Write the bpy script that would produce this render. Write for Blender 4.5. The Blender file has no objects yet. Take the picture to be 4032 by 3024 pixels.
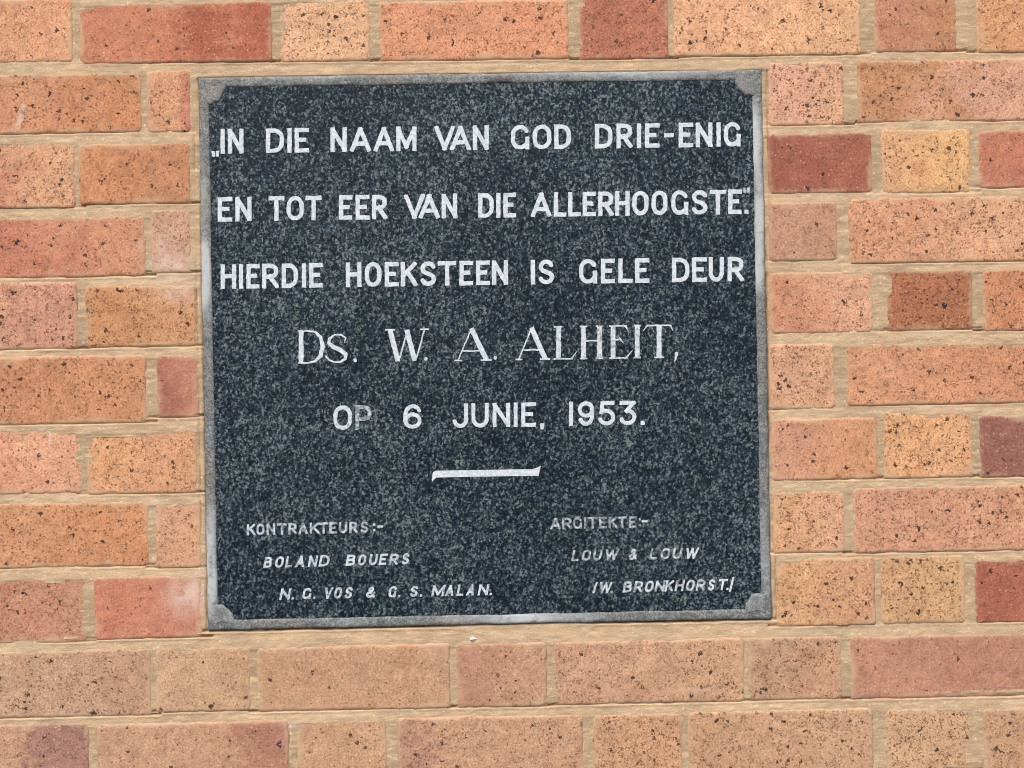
import bpy, math, random
import numpy as np
from mathutils import Matrix, Vector

# ------------------------------------------------------------------ camera
SRC_W, SRC_H = 4032.0, 3024.0
CAM_D, CAM_Z = 1.77, 1.35
YAW, PITCH, ROLL = math.radians(1.0889), math.radians(0.0483), math.radians(-1.0289)
TANH = math.tan(math.radians(19.0))

def camera_axes():
    f = np.array([math.sin(YAW)*math.cos(PITCH), math.cos(YAW)*math.cos(PITCH), math.sin(PITCH)])
    r = np.cross(f, [0, 0, 1.0]); r /= np.linalg.norm(r)
    u = np.cross(r, f)
    c, s = math.cos(ROLL), math.sin(ROLL)
    return c*r + s*u, -s*r + c*u, f
RIGHT, UP, FWD = camera_axes()

scene = bpy.context.scene
col = scene.collection
cam_data = bpy.data.cameras.new('camera')
cam = bpy.data.objects.new('camera', cam_data)
col.objects.link(cam)
cam_data.sensor_width = 36.0
cam_data.lens = 18.0/TANH
cam_data.clip_start = 0.05
cam_data.clip_end = 200.0
m = Matrix.Identity(4)
for i in range(3):
    m[i][0], m[i][1], m[i][2] = RIGHT[i], UP[i], -FWD[i]
m.translation = Vector((0, -CAM_D, CAM_Z))
cam.matrix_world = m
scene.camera = cam

# ------------------------------------------------------------------ light
SUN_EL, SUN_AZ = math.radians(50), math.radians(14)   # azimuth: to the left of straight out from the wall
world = bpy.data.worlds.new('World'); scene.world = world
world.use_nodes = True
wn = world.node_tree.nodes; wl = world.node_tree.links
wn.clear()
sky = wn.new('ShaderNodeTexSky'); sky.sky_type = 'NISHITA'; sky.sun_disc = False
sky.sun_elevation = SUN_EL
sky.sun_rotation = math.radians(180) + SUN_AZ
sky.dust_density = 4.0
sky.air_density = 1.0
bg = wn.new('ShaderNodeBackground'); bg.inputs['Strength'].default_value = 0.09
wo = wn.new('ShaderNodeOutputWorld')
wl.new(sky.outputs[0], bg.inputs[0]); wl.new(bg.outputs[0], wo.inputs[0])

sun_data = bpy.data.lights.new('sun', 'SUN')
sun_data.energy = 1.5
sun_data.angle = math.radians(45)
sun_data.color = (1.0, 0.93, 0.82)
sun = bpy.data.objects.new('sun', sun_data); col.objects.link(sun)
to_sun = Vector((-math.sin(SUN_AZ)*math.cos(SUN_EL), -math.cos(SUN_AZ)*math.cos(SUN_EL), math.sin(SUN_EL)))
sun.rotation_euler = (-to_sun).to_track_quat('-Z', 'Y').to_euler()
sun.location = to_sun*6 + Vector((0, 0, CAM_Z))

scene.view_settings.view_transform = 'Standard'
scene.view_settings.look = 'None'
scene.view_settings.gamma = 1.0
scene.view_settings.use_curve_mapping = False
scene.view_settings.exposure = 1.4
scene.render.engine = 'CYCLES'
scene.cycles.filter_width = 1.05

# ------------------------------------------------------------------ helpers
def at(px, py, h=0.0):
    """photograph pixel -> (x, z) on the wall plane standing h metres proud of y = 0"""
    px = np.asarray(px, float); py = np.asarray(py, float)
    a = (px - SRC_W/2)/(SRC_W/2)*TANH
    b = -(py - SRC_H/2)/(SRC_W/2)*TANH
    d = FWD[:, None] + RIGHT[:, None]*a.ravel() + UP[:, None]*b.ravel()
    t = (CAM_D - h)/d[1]
    return (d[0]*t).reshape(px.shape), (d[2]*t + CAM_Z).reshape(px.shape)

def srgb(r, g, b, k=1.0):
    f = lambda c: ((c/255 + 0.055)/1.055)**2.4 if c > 10.3 else c/255/12.92
    return (f(r)*k, f(g)*k, f(b)*k)

def _hash(ix, iy, seed):
    n = (ix.astype(np.int64)*374761393 + iy.astype(np.int64)*668265263 + seed*2147483647) & 0xffffffff
    n = ((n ^ (n >> 13))*1274126177) & 0xffffffff
    n = n ^ (n >> 16)
    return (n & 0xffffff)/float(0xffffff)

def noise(x, y, scale, seed=0, octaves=3):
    """value noise, about -1 .. 1"""
    out = np.zeros(np.broadcast(x, y).shape); amp = 1.0; tot = 0.0
    for o in range(octaves):
        X = x*scale + 1000.3; Y = y*scale + 1000.7
        ix = np.floor(X); iy = np.floor(Y)
        fx = X - ix; fy = Y - iy
        fx = fx*fx*(3 - 2*fx); fy = fy*fy*(3 - 2*fy)
        a = _hash(ix, iy, seed + o); b = _hash(ix + 1, iy, seed + o)
        c = _hash(ix, iy + 1, seed + o); d = _hash(ix + 1, iy + 1, seed + o)
        v = a*(1-fx)*(1-fy) + b*fx*(1-fy) + c*(1-fx)*fy + d*fx*fy
        out += amp*(v*2 - 1); tot += amp
        amp *= 0.55; scale *= 2.07
    return out/tot*1.5

def smooth(a, b, x):
    t = np.clip((x - a)/(b - a), 0, 1)
    return t*t*(3 - 2*t)

def mesh_object(name, verts, faces, mat, parent=None, attrs=None, smooth_shade=True):
    """verts (n,3), faces: (m,4) int array or list of tuples -> ONE mesh object"""
    me = bpy.data.meshes.new(name)
    verts = np.asarray(verts, np.float32)
    if isinstance(faces, np.ndarray):
        nf, k = faces.shape
        me.vertices.add(len(verts)); me.vertices.foreach_set('co', verts.ravel())
        me.loops.add(nf*k); me.loops.foreach_set('vertex_index', faces.astype(np.int32).ravel())
        me.polygons.add(nf)
        me.polygons.foreach_set('loop_start', np.arange(0, nf*k, k, dtype=np.int32))
        me.polygons.foreach_set('loop_total', np.full(nf, k, np.int32))
        me.update(calc_edges=True)
    else:
        me.from_pydata([tuple(v) for v in verts], [], faces)
        me.update()
    if attrs:
        for an, av in attrs.items():
            av = np.asarray(av, np.float32)
            if av.ndim == 2:
                at_ = me.attributes.new(an, 'FLOAT_COLOR', 'POINT')
                rgba = np.ones((len(av), 4), np.float32); rgba[:, :3] = av
                at_.data.foreach_set('color', rgba.ravel())
            else:
                at_ = me.attributes.new(an, 'FLOAT', 'POINT')
                at_.data.foreach_set('value', av)
    if smooth_shade:
        me.polygons.foreach_set('use_smooth', np.ones(len(me.polygons), bool))
    me.validate()
    if mat: me.materials.append(mat)
    o = bpy.data.objects.new(name, me); col.objects.link(o)
    if parent: o.parent = parent
    return o

def empty(name, loc, label, category):
    o = bpy.data.objects.new(name, None); col.objects.link(o)
    o.empty_display_size = 0.1
    o.location = loc
    o['label'] = label; o['category'] = category
    return o

def adopt(child, parent):
    """parent a mesh built in world coordinates without moving it"""
    child.parent = parent
    child.matrix_parent_inverse = Matrix.Translation(-Vector(parent.location))

class Nodes:
    def __init__(self, name):
        self.mat = bpy.data.materials.new(name); self.mat.use_nodes = True
        self.t = self.mat.node_tree; self.t.nodes.clear()
        self.out = self.t.nodes.new('ShaderNodeOutputMaterial')
        self.bsdf = self.t.nodes.new('ShaderNodeBsdfPrincipled')
        self.t.links.new(self.bsdf.outputs[0], self.out.inputs[0])
        self.co = self.t.nodes.new('ShaderNodeTexCoord').outputs['Object']
    def n(self, kind, **kw):
        nd = self.t.nodes.new(kind)
        for k, v in kw.items(): setattr(nd, k, v)
        return nd
    def put(self, sock, v):
        if isinstance(v, bpy.types.NodeSocket): self.t.links.new(v, sock)
        elif isinstance(v, (tuple, list)) and len(v) == 3 and sock.type == 'RGBA': sock.default_value = (*v, 1)
        else: sock.default_value = v
    def attr(self, name, fac=True):
        a = self.n('ShaderNodeAttribute', attribute_name=name)
        return a.outputs['Fac'] if fac else a.outputs['Color']
    def math(self, op, a, b=0.0, c=None, clamp=False):
        nd = self.n('ShaderNodeMath', operation=op, use_clamp=clamp)
        self.put(nd.inputs[0], a); self.put(nd.inputs[1], b)
        if c is not None: self.put(nd.inputs[2], c)
        return nd.outputs[0]
    def vmath(self, op, a, b):
        nd = self.n('ShaderNodeVectorMath', operation=op)
        self.put(nd.inputs[0], a)
        if op == 'SCALE': self.put(nd.inputs['Scale'], b)
        else: self.put(nd.inputs[1], b)
        return nd.outputs[0]
    def noise(self, scale, detail=3, rough=0.6, vec=None, color=False, distortion=0.0):
        nd = self.n('ShaderNodeTexNoise')
        self.put(nd.inputs['Vector'], vec or self.co)
        nd.inputs['Scale'].default_value = scale; nd.inputs['Detail'].default_value = detail
        nd.inputs['Roughness'].default_value = rough; nd.inputs['Distortion'].default_value = distortion
        return nd.outputs['Color' if color else 'Fac']
    def voronoi(self, scale, vec=None, feature='F1', out='Distance', rand=1.0):
        nd = self.n('ShaderNodeTexVoronoi', feature=feature)
        self.put(nd.inputs['Vector'], vec or self.co)
        nd.inputs['Scale'].default_value = scale; nd.inputs['Randomness'].default_value = rand
        return nd.outputs[out]
    def mix(self, fac, a, b, blend='MIX'):
        nd = self.n('ShaderNodeMix', data_type='RGBA', blend_type=blend)
        self.put(nd.inputs[0], fac); self.put(nd.inputs[6], a); self.put(nd.inputs[7], b)
        return nd.outputs[2]
    def step(self, x, lo, hi, tolo=0.0, tohi=1.0):
        nd = self.n('ShaderNodeMapRange', interpolation_type='SMOOTHSTEP')
        self.put(nd.inputs['Value'], x)
        self.put(nd.inputs['From Min'], lo); self.put(nd.inputs['From Max'], hi)
        self.put(nd.inputs['To Min'], tolo); self.put(nd.inputs['To Max'], tohi)
        return nd.outputs['Result']
    def ramp(self, x, stops):
        nd = self.n('ShaderNodeValToRGB'); self.put(nd.inputs[0], x)
        els = nd.color_ramp.elements
        while len(els) < len(stops): els.new(0.5)
        for e, (p, c) in zip(els, stops): e.position = p; e.color = (*c, 1)
        return nd.outputs[0]
    def sep(self, c):
        nd = self.n('ShaderNodeSeparateColor'); self.put(nd.inputs[0], c); return nd.outputs
    def bump(self, height, strength, dist):
        nd = self.n('ShaderNodeBump'); self.put(nd.inputs['Height'], height)
        nd.inputs['Strength'].default_value = strength; nd.inputs['Distance'].default_value = dist
        self.t.links.new(nd.outputs[0], self.bsdf.inputs['Normal'])
    def set(self, **kw):
        for k, v in kw.items(): self.put(self.bsdf.inputs[k.replace('_', ' ')], v)
        return self.mat

# ------------------------------------------------------------------ materials
K = 0.62                                  # photo colour -> base colour
MORTAR = srgb(208, 179, 147, K*.96)
MORTAR_PALE = srgb(231, 206, 170, K)
MORTAR_GREY = srgb(190, 164, 136, K*.96)

def spots(N, scale, radius, density, seed):
    """irregular round-ish spots: one candidate per voronoi cell, kept at random"""
    warp = N.vmath('SCALE', N.vmath('SUBTRACT', N.noise(scale*2.6, 2, 0.7, color=True), (0.5, 0.5, 0.5)), 0.95/scale)
    v = N.vmath('ADD', N.vmath('ADD', N.co, warp), (seed*0.37, seed*0.11, seed*0.73))
    d = N.voronoi(scale, v)
    c = N.sep(N.voronoi(scale, v, out='Color'))
    keep = N.math('LESS_THAN', c[0], density)
    r = N.math('MULTIPLY', N.math('ADD', N.math('MULTIPLY', c[1], 0.9), 0.35), radius*scale)
    s = N.step(d, N.math('MULTIPLY', r, 0.75), r, 1.0, 0.0)
    return N.math('MULTIPLY', s, keep)

def brick_material():
    N = Nodes('fired_clay_brick')
    tint = N.attr('tint', False); sp = N.attr('speck'); edge = N.attr('edge'); pale_patch = N.attr('pale_patch')
    fine = N.noise(430, 3, 0.75); med = N.noise(95, 4, 0.7); low = N.noise(26, 3, 0.6)
    c = N.mix(N.step(fine, 0.38, 0.66), N.mix(1.0, tint, (0.79, 0.75, 0.71), 'MULTIPLY'), N.mix(1.0, tint, (1.10, 1.14, 1.18), 'MULTIPLY'))
    c = N.mix(N.step(med, 0.35, 0.7, 0.0, 0.5), c, N.mix(1.0, c, (1.20, 1.26, 1.24), 'MULTIPLY'))
    c = N.mix(N.step(low, 0.48, 0.72, 0.0, 0.45), c, N.mix(1.0, c, (0.90, 0.78, 0.72), 'MULTIPLY'))
    # pale sand grains
    c = N.mix(N.math('MULTIPLY', spots(N, 300, 0.0010, 0.25, 3), 0.35), c, srgb(250, 210, 165, K))
    # iron spots: many small ones and short dark cracks, a few large
    clus = N.step(N.noise(38, 2, 0.6), 0.32, 0.66, 0.5, 1.5)
    sp = N.math('MULTIPLY', sp, clus)
    small = spots(N, 190, 0.0013, N.math('MULTIPLY', sp, 0.85), 1)
    dots = spots(N, 100, 0.0022, N.math('MULTIPLY', sp, 0.62), 2)
    big = spots(N, 50, 0.0040, N.math('MULTIPLY', sp, 0.24), 5)
    crack_n = N.noise(210, 2, 0.6, distortion=0.6)
    crack = N.math('MULTIPLY', N.step(N.math('ABSOLUTE', N.math('SUBTRACT', crack_n, 0.5)), 0.008, 0.036, 1.0, 0.0),
                   N.step(N.noise(120, 2, 0.6), 0.45, 0.55))
    crack = N.math('MULTIPLY', crack, N.math('MULTIPLY', N.math('ADD', sp, 0.25), 0.75), clamp=True)
    c = N.mix(N.math('MULTIPLY', crack, 0.80), c, srgb(98, 58, 40, K))
    c = N.mix(N.math('MULTIPLY', small, 0.75), c, srgb(112, 70, 50, K))
    c = N.mix(N.math('MULTIPLY', dots, 0.88), c, srgb(50, 40, 38, K))
    c = N.mix(N.math('MULTIPLY', big, 0.92), c, srgb(38, 38, 44, K))
    # lime bloom
    sf = N.math('MULTIPLY', pale_patch, N.step(N.noise(70, 4, 0.7), 0.24, 0.56), clamp=True)
    c = N.mix(N.math('MULTIPLY', sf, 0.85), c, srgb(222, 196, 182, K))
    # mortar smeared over the arrises
    e = N.math('ADD', edge, N.math('MULTIPLY', N.math('SUBTRACT', N.noise(130, 4, 0.75), 0.5), 0.018))
    e = N.math('ADD', e, N.math('MULTIPLY', N.math('SUBTRACT', N.noise(24, 2, 0.5), 0.46), 0.030))
    smear = N.step(e, -0.0035, 0.0062, 0.92, 0.0)
    mc = N.mix(N.step(N.noise(160, 3, 0.7), 0.35, 0.65), N.mix(0.25, N.mix(1.0, MORTAR, (0.93, 0.93, 0.93), 'MULTIPLY'), tint), N.mix(0.4, MORTAR, tint))
    c = N.mix(smear, c, mc)
    hb = N.math('SUBTRACT', N.math('ADD', N.math('MULTIPLY', fine, 0.5), N.math('MULTIPLY', med, 0.8)),
                N.math('ADD', N.math('MULTIPLY', dots, 0.5), N.math('ADD', N.math('MULTIPLY', big, 0.5), N.math('MULTIPLY', crack, 0.6))))
    N.bump(hb, 0.55, 0.0011)
    return N.set(Base_Color=c, Roughness=0.9, Specular_IOR_Level=0.2)

def mortar_material():
    N = Nodes('lime_mortar')
    pale_patch = N.attr('pale_patch')
    fine = N.noise(700, 2, 0.7); med = N.noise(120, 4, 0.65); low = N.noise(18, 3, 0.6)
    sm = N.n('ShaderNodeMapping'); N.put(sm.inputs['Vector'], N.co); sm.inputs['Scale'].default_value = (0.22, 1, 1.0)
    streak = N.noise(170, 4, 0.7, sm.outputs[0])
    c = N.mix(N.step(low, 0.38, 0.62), MORTAR_GREY, MORTAR)
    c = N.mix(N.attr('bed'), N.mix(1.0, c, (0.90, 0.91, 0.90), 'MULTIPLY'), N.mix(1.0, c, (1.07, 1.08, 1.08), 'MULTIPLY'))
    c = N.mix(N.step(streak, 0.46, 0.68, 0.0, 0.65), c, MORTAR_PALE)
    c = N.mix(N.step(N.noise(55, 4, 0.7), 0.56, 0.68, 0.0, 0.35), c, N.mix(1.0, c, (0.80, 0.76, 0.72), 'MULTIPLY'))
    c = N.mix(N.step(streak, 0.28, 0.42, 0.45, 0.0), c, N.mix(1.0, c, (0.78, 0.72, 0.66), 'MULTIPLY'))
    c = N.mix(N.step(med, 0.40, 0.68, 0.0, 0.35), c, srgb(190, 172, 142, K))
    c = N.mix(N.step(fine, 0.3, 0.52, 0.65, 0.0), c, N.mix(1.0, c, (0.76, 0.71, 0.66), 'MULTIPLY'))
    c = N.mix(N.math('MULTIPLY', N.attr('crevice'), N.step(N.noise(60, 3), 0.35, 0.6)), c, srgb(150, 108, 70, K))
    c = N.mix(N.math('MULTIPLY', spots(N, 160, 0.0011, 0.08, 7), 0.7), c, srgb(105, 82, 62, K))
    c = N.mix(N.math('MULTIPLY', spots(N, 220, 0.0013, 0.14, 8), 0.6), c, srgb(238, 222, 190, K))
    c = N.mix(N.math('MULTIPLY', pale_patch, 0.7), c, srgb(222, 205, 192, K))
    N.bump(N.math('ADD', N.math('MULTIPLY', fine, 1.6), N.math('MULTIPLY', streak, 0.7)), 0.5, 0.0010)
    return N.set(Base_Color=c, Roughness=0.95, Specular_IOR_Level=0.15)

def granite_material():
    N = Nodes('dark_granite')
    w = N.vmath('SCALE', N.vmath('SUBTRACT', N.noise(420, 2, 0.6, color=True), (0.5, 0.5, 0.5)), 0.004)
    v = N.vmath('ADD', N.co, w)
    # crystals a few millimetres long, lying in all directions
    ca = N.sep(N.voronoi(540, v, out='Color'))
    st = N.n('ShaderNodeMapping'); N.put(st.inputs['Vector'], v)
    st.inputs['Rotation'].default_value = (0, math.radians(38), 0); st.inputs['Scale'].default_value = (1.25, 1.0, 0.75)
    cb = N.sep(N.voronoi(360, st.outputs[0], out='Color'))
    patch = N.noise(22, 3, 0.6)
    g = N.math('ADD', N.math('MULTIPLY', ca[0], 0.52), N.math('MULTIPLY', cb[0], 0.48))
    g = N.math('ADD', g, N.math('MULTIPLY', N.math('SUBTRACT', patch, 0.5), 0.28))
    g = N.math('ADD', g, N.math('MULTIPLY', N.math('SUBTRACT', N.noise(5, 2, 0.5), 0.5), 0.30))
    G = 0.46  # bluish sky reflection is tinted into the crystal colours below
    c = N.ramp(g, [(0.20, srgb(9, 22, 34, G)), (0.43, srgb(27, 43, 57, G)), (0.57, srgb(54, 71, 82, G)),
                   (0.70, srgb(86, 101, 108, G)), (0.88, srgb(140, 150, 152, G))])
    hue = N.math('MULTIPLY', N.math('GREATER_THAN', ca[1], 0.78), 0.35)
    c = N.mix(hue, c, N.mix(1.0, c, (1.06, 1.05, 0.92), 'MULTIPLY'))
    c = N.mix(N.math('MULTIPLY', N.math('GREATER_THAN', cb[1], 0.8), 0.4), c, N.mix(1.0, c, (0.7, 0.95, 1.35), 'MULTIPLY'))
    N.bump(g, 0.15, 0.0004)
    return N.set(Base_Color=c, Roughness=0.42, Specular_IOR_Level=0.12)

def frame_material():
    N = Nodes('dull_lead_grey_surround')
    pale_patch = N.attr('pale_patch')
    fine = N.noise(520, 2, 0.7); med = N.noise(90, 4, 0.7); low = N.noise(14, 3, 0.6)
    G = 0.44
    c = N.mix(N.step(med, 0.36, 0.66), srgb(128, 135, 138, G), srgb(178, 184, 184, G))
    c = N.mix(N.step(low, 0.45, 0.66, 0.0, 0.5), c, srgb(176, 166, 150, G))
    c = N.mix(N.step(fine, 0.36, 0.60, 0.8, 0.0), c, srgb(70, 76, 84, G))
    s = N.math('MULTIPLY', pale_patch, N.step(N.noise(60, 3, 0.6), 0.2, 0.5), clamp=True)
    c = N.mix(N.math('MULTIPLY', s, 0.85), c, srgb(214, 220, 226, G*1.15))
    c = N.mix(N.math('MULTIPLY', N.attr('dirt'), N.step(N.noise(120, 3, 0.6), 0.3, 0.6)), c, srgb(58, 62, 66, G))
    N.bump(N.math('ADD', fine, N.math('MULTIPLY', med, 1.5)), 0.5, 0.001)
    return N.set(Base_Color=c, Roughness=0.6, Specular_IOR_Level=0.4)

def paint_material():
    N = Nodes('worn_white_paint')
    wear = N.attr('wear')
    n = N.noise(330, 3, 0.7); n2 = N.noise(900, 2, 0.6)
    c = N.mix(N.step(n, 0.35, 0.7), srgb(196, 208, 222, 0.58), srgb(232, 240, 247, 0.62))
    c = N.mix(N.math('MULTIPLY', N.step(n2, 0.56, 0.7), 0.45), c, srgb(165, 172, 182, 0.5))
    lost = N.step(N.math('ADD', wear, N.math('MULTIPLY', N.math('SUBTRACT', N.noise(240, 3, 0.65), 0.5), 1.5)), 0.42, 0.82)
    c = N.mix(N.math('MULTIPLY', lost, 0.85), c, srgb(120, 130, 136, 0.40))
    return N.set(Base_Color=c, Roughness=0.75, Specular_IOR_Level=0.25)

def chip_material():
    N = Nodes('white_chip')
    c = N.mix(N.noise(300, 3), srgb(245, 240, 238, 0.75), srgb(215, 205, 198, 0.7))
    return N.set(Base_Color=c, Roughness=0.85)

M_BRICK, M_MORTAR, M_GRANITE, M_FRAME, M_PAINT, M_CHIP = (brick_material(), mortar_material(), granite_material(),
                                                          frame_material(), paint_material(), chip_material())

# ------------------------------------------------------------------ brick layout
# traced in units of 4032/2212 photo pixels: x0, x1, top, bottom, colour at left end, colour at right end, spottiness
D = 4032/2212.0
BR = {
 'salmon': (224,150,108), 'redbrown': (186,104,76), 'yellow': (238,184,124), 'brown': (204,138,98), 'tan': (212,162,116),
 'orange': (214,143,98), 'darkred': (162,90,72), 'plum': (160,98,86), 'pink': (222,156,120), 'beige': (202,154,118),
}
def C(c): return BR[c] if isinstance(c, str) else c
T = [
 # course above the plaque
 (-252,153,2,133,(212,140,102),(232,162,118),.55), (175,583,8,132,(206,126,92),(176,92,66),.40), (608,795,2,129,(238,186,130),(240,190,130),1.0),
 (822,1224,4,126,(226,150,108),(230,152,110),.75), (1254,1440,-8,124,(184,108,80),(190,112,84),.8), (1459,1856,-8,117,(236,176,122),(240,186,126),.8),
 (1892,2063,-18,109,(200,130,98),(196,132,92),.55), (2112,2500,-20,108,(226,158,108),(208,130,92),.9),
 # left of the plaque
 (-95,302,163,285,(216,146,106),(206,134,90),.75), (320,408,155,283,(222,156,110),(206,128,100),.7),
 (-232,158,310,448,(200,122,92),(228,168,118),1.0), (175,407,313,437,(206,134,88),(200,132,92),.6),
 (-92,310,473,596,(200,120,92),(212,142,104),.6), (330,408,457,586,(208,160,118),(210,166,124),.8),
 (-228,163,616,753,(224,158,116),(212,146,118),.9), (187,420,620,746,(208,142,94),(212,148,102),.95),
 (-88,313,773,913,(204,134,94),(212,142,98),.85), (343,424,770,898,(172,100,84),(190,122,96),.15),
 (-225,175,930,1066,(216,142,106),(232,166,122),.65), (190,422,933,1063,(226,162,108),(220,156,108),.95),
 (-85,317,1090,1223,(212,146,102),(214,142,96),.85), (338,430,1088,1223,(214,160,114),(220,164,116),.8),
 (-218,182,1253,1388,(196,124,96),(198,136,104),.85), (207,432,1249,1376,(206,126,96),(200,124,98),.3),
 # right of the plaque
 (1663,1820,137,267,(228,166,128),(232,178,126),1.25), (1856,2262,132,259,(202,138,94),(224,164,124),.8),
 (1663,1881,290,414,(160,86,70),(168,94,74),.45), (1908,2093,282,414,(230,174,114),(238,186,114),.8), (2116,2520,283,400,(198,118,90),(200,120,92),.4),
 (1665,1805,440,560,(196,142,108),(198,144,106),.5), (1837,2245,428,563,(220,152,112),(228,172,120),1.0),
 (1665,1883,590,716,(208,138,102),(230,170,124),.75), (1919,2097,585,710,(176,104,72),(172,104,70),1.7), (2126,2530,583,708,(210,136,94),(206,130,92),1.3),
 (1666,1800,746,881,(222,168,120),(224,170,118),1.15), (1833,2240,743,870,(216,148,108),(212,142,102),.75),
 (1671,1893,906,1033,(216,150,116),(212,146,102),.5), (1912,2098,893,1029,(232,172,112),(232,172,114),1.1), (2121,2525,898,1024,(150,90,78),(172,104,84),.35),
 (1674,1822,1063,1191,(226,170,112),(228,170,120),1.35), (1846,2250,1053,1188,(212,148,114),(216,152,112),.95),
 (1682,1887,1208,1348,(220,162,112),(216,154,112),.9), (1906,2082,1203,1344,(212,158,110),(216,164,114),1.35), (2108,2512,1209,1338,(170,92,72),(196,116,84),.6),
 # below the plaque
 (-78,323,1409,1546,(202,156,120),(196,148,114),.7), (340,537,1403,1534,(210,164,120),(206,158,114),.4), (560,968,1398,1530,(206,150,108),(200,146,106),.3),
 (989,1177,1393,1524,(184,122,96),(200,142,106),.4), (1200,1604,1386,1516,(206,150,114),(216,160,116),.75), (1620,1816,1379,1508,(190,144,108),(204,146,106),.95),
 (1842,2244,1375,1503,(196,126,98),(188,116,92),.35),
 (-210,188,1569,1700,(206,150,112),(152,100,90),.55), (213,620,1564,1696,(204,148,110),(172,104,84),.35), (646,832,1559,1690,(206,150,108),(208,154,112),.55),
 (864,1257,1551,1684,(184,126,104),(206,150,110),.6), (1285,1470,1546,1678,(212,152,108),(214,152,104),1.2), (1490,1882,1537,1670,(206,150,108),(210,158,114),.95),
 (1918,2095,1533,1664,(220,170,120),(212,162,114),1.35), (2128,2530,1530,1660,(208,156,112),(208,156,112),.9),
]
rng = random.Random(11)
bricks = []                                                  # x0, x1, z0, z1, cl, cr, speck, fine
for (x0, x1, yt, yb, cl, cr, sp) in T:
    xm, ym = (x0+x1)/2*D, (yt+yb)/2*D
    X0 = float(at(x0*D, ym)[0]); X1 = float(at(x1*D, ym)[0])
    Z1 = float(at(xm, yt*D)[1]); Z0 = float(at(xm, yb*D)[1])
    bricks.append([X0, X1, Z0, Z1, C(cl), C(cr), sp, True])

# the plaque's outline on the wall
PX0, PX1 = -0.3322, 0.3388
PZ0, PZ1 = CAM_Z - 0.2844, CAM_Z + 0.3719
FR = 0.0122                                                  # width of the grey surround

# the same bond carried on past the picture so that the wall does not stop at its edge
fx0, fx1, fz0, fz1 = -1.45, 1.5, 0.1, 2.5
centres = sorted({round((b[2]+b[3])/2, 3) for b in bricks})
courses = []
for b in sorted(bricks, key=lambda b: (b[2]+b[3])/2):
    zc = (b[2]+b[3])/2
    if courses and abs(zc - courses[-1][0]) < 0.03: courses[-1][1].append(b)
    else: courses.append([zc, [b]])
names = list(BR)
def rand_brick(x0, x1, z0, z1):
    a = BR[rng.choice(names)]; b = tuple(max(60, min(245, c + rng.randint(-14, 14))) for c in a)
    bricks.append([x0, x1, z0, z1, a, b, rng.uniform(.3, 1.2), False])
def fill(x, xe, z0, z1, step, k):
    while (x < xe) if step > 0 else (x > xe):
        w = 0.222 if k % 2 == 0 else 0.106
        a, b = (x, x+w) if step > 0 else (x-w, x)
        rand_brick(a, b, z0 + rng.uniform(-.001, .001), z1 + rng.uniform(-.001, .001))
        x += step*(w + 0.012); k += 1
for i, (zc, row) in enumerate(courses):
    z0 = sum(b[2] for b in row)/len(row); z1 = sum(b[3] for b in row)/len(row)
    fill(max(b[1] for b in row) + 0.013, fx1, z0, z1, 1, 1)
    fill(min(b[0] for b in row) - 0.013, fx0, z0, z1, -1, 1)
pitch = 0.0858
for i in range(1, 14):
    for z in (courses[0][0] - i*pitch, courses[-1][0] + i*pitch):
        if fz0 + 0.03 < z < fz1 - 0.03:
            fill(fx0 - (0.06 if i % 2 else 0.17), fx1, z - 0.0365, z + 0.0365, 1, i)

# pale lime runs on the wall: photo x, y, radius x, radius y (traced units), strength
STAINS = [(372,575,46,26,1.0), (385,628,40,22,.8), (350,530,22,40,.4), (395,1290,34,36,1.0), (425,1268,16,40,.7), (50,232,4,7,1.3), (44,254,5,10,1.5), (38,270,4,7,1.2), (30,282,5,5,.9),
          (335,1090,22,8,.5), (107,943,4,16,1.1), (630,1566,20,5,.8), (1990,1535,60,5,.4), (1500,1490,50,4,.5), (2030,718,40,5,.9), (1120,1386,14,6,.3)]
def stain_at(x, z):
    s = np.zeros(np.shape(x))
    for (px, py, rx, ry, k) in STAINS:
        cx, cz = at(px*D, py*D)
        s += k*np.exp(-(((x-cx)/(rx*0.00055))**2 + ((z-cz)/(ry*0.00055))**2))
    return np.clip(s, 0, 1)

# ------------------------------------------------------------------ brick wall
wall = empty('brick_wall', (0, 0, 0), 'weathered face brick wall in mixed salmon, yellow and dark red bricks with pale mortar', 'wall')

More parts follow.
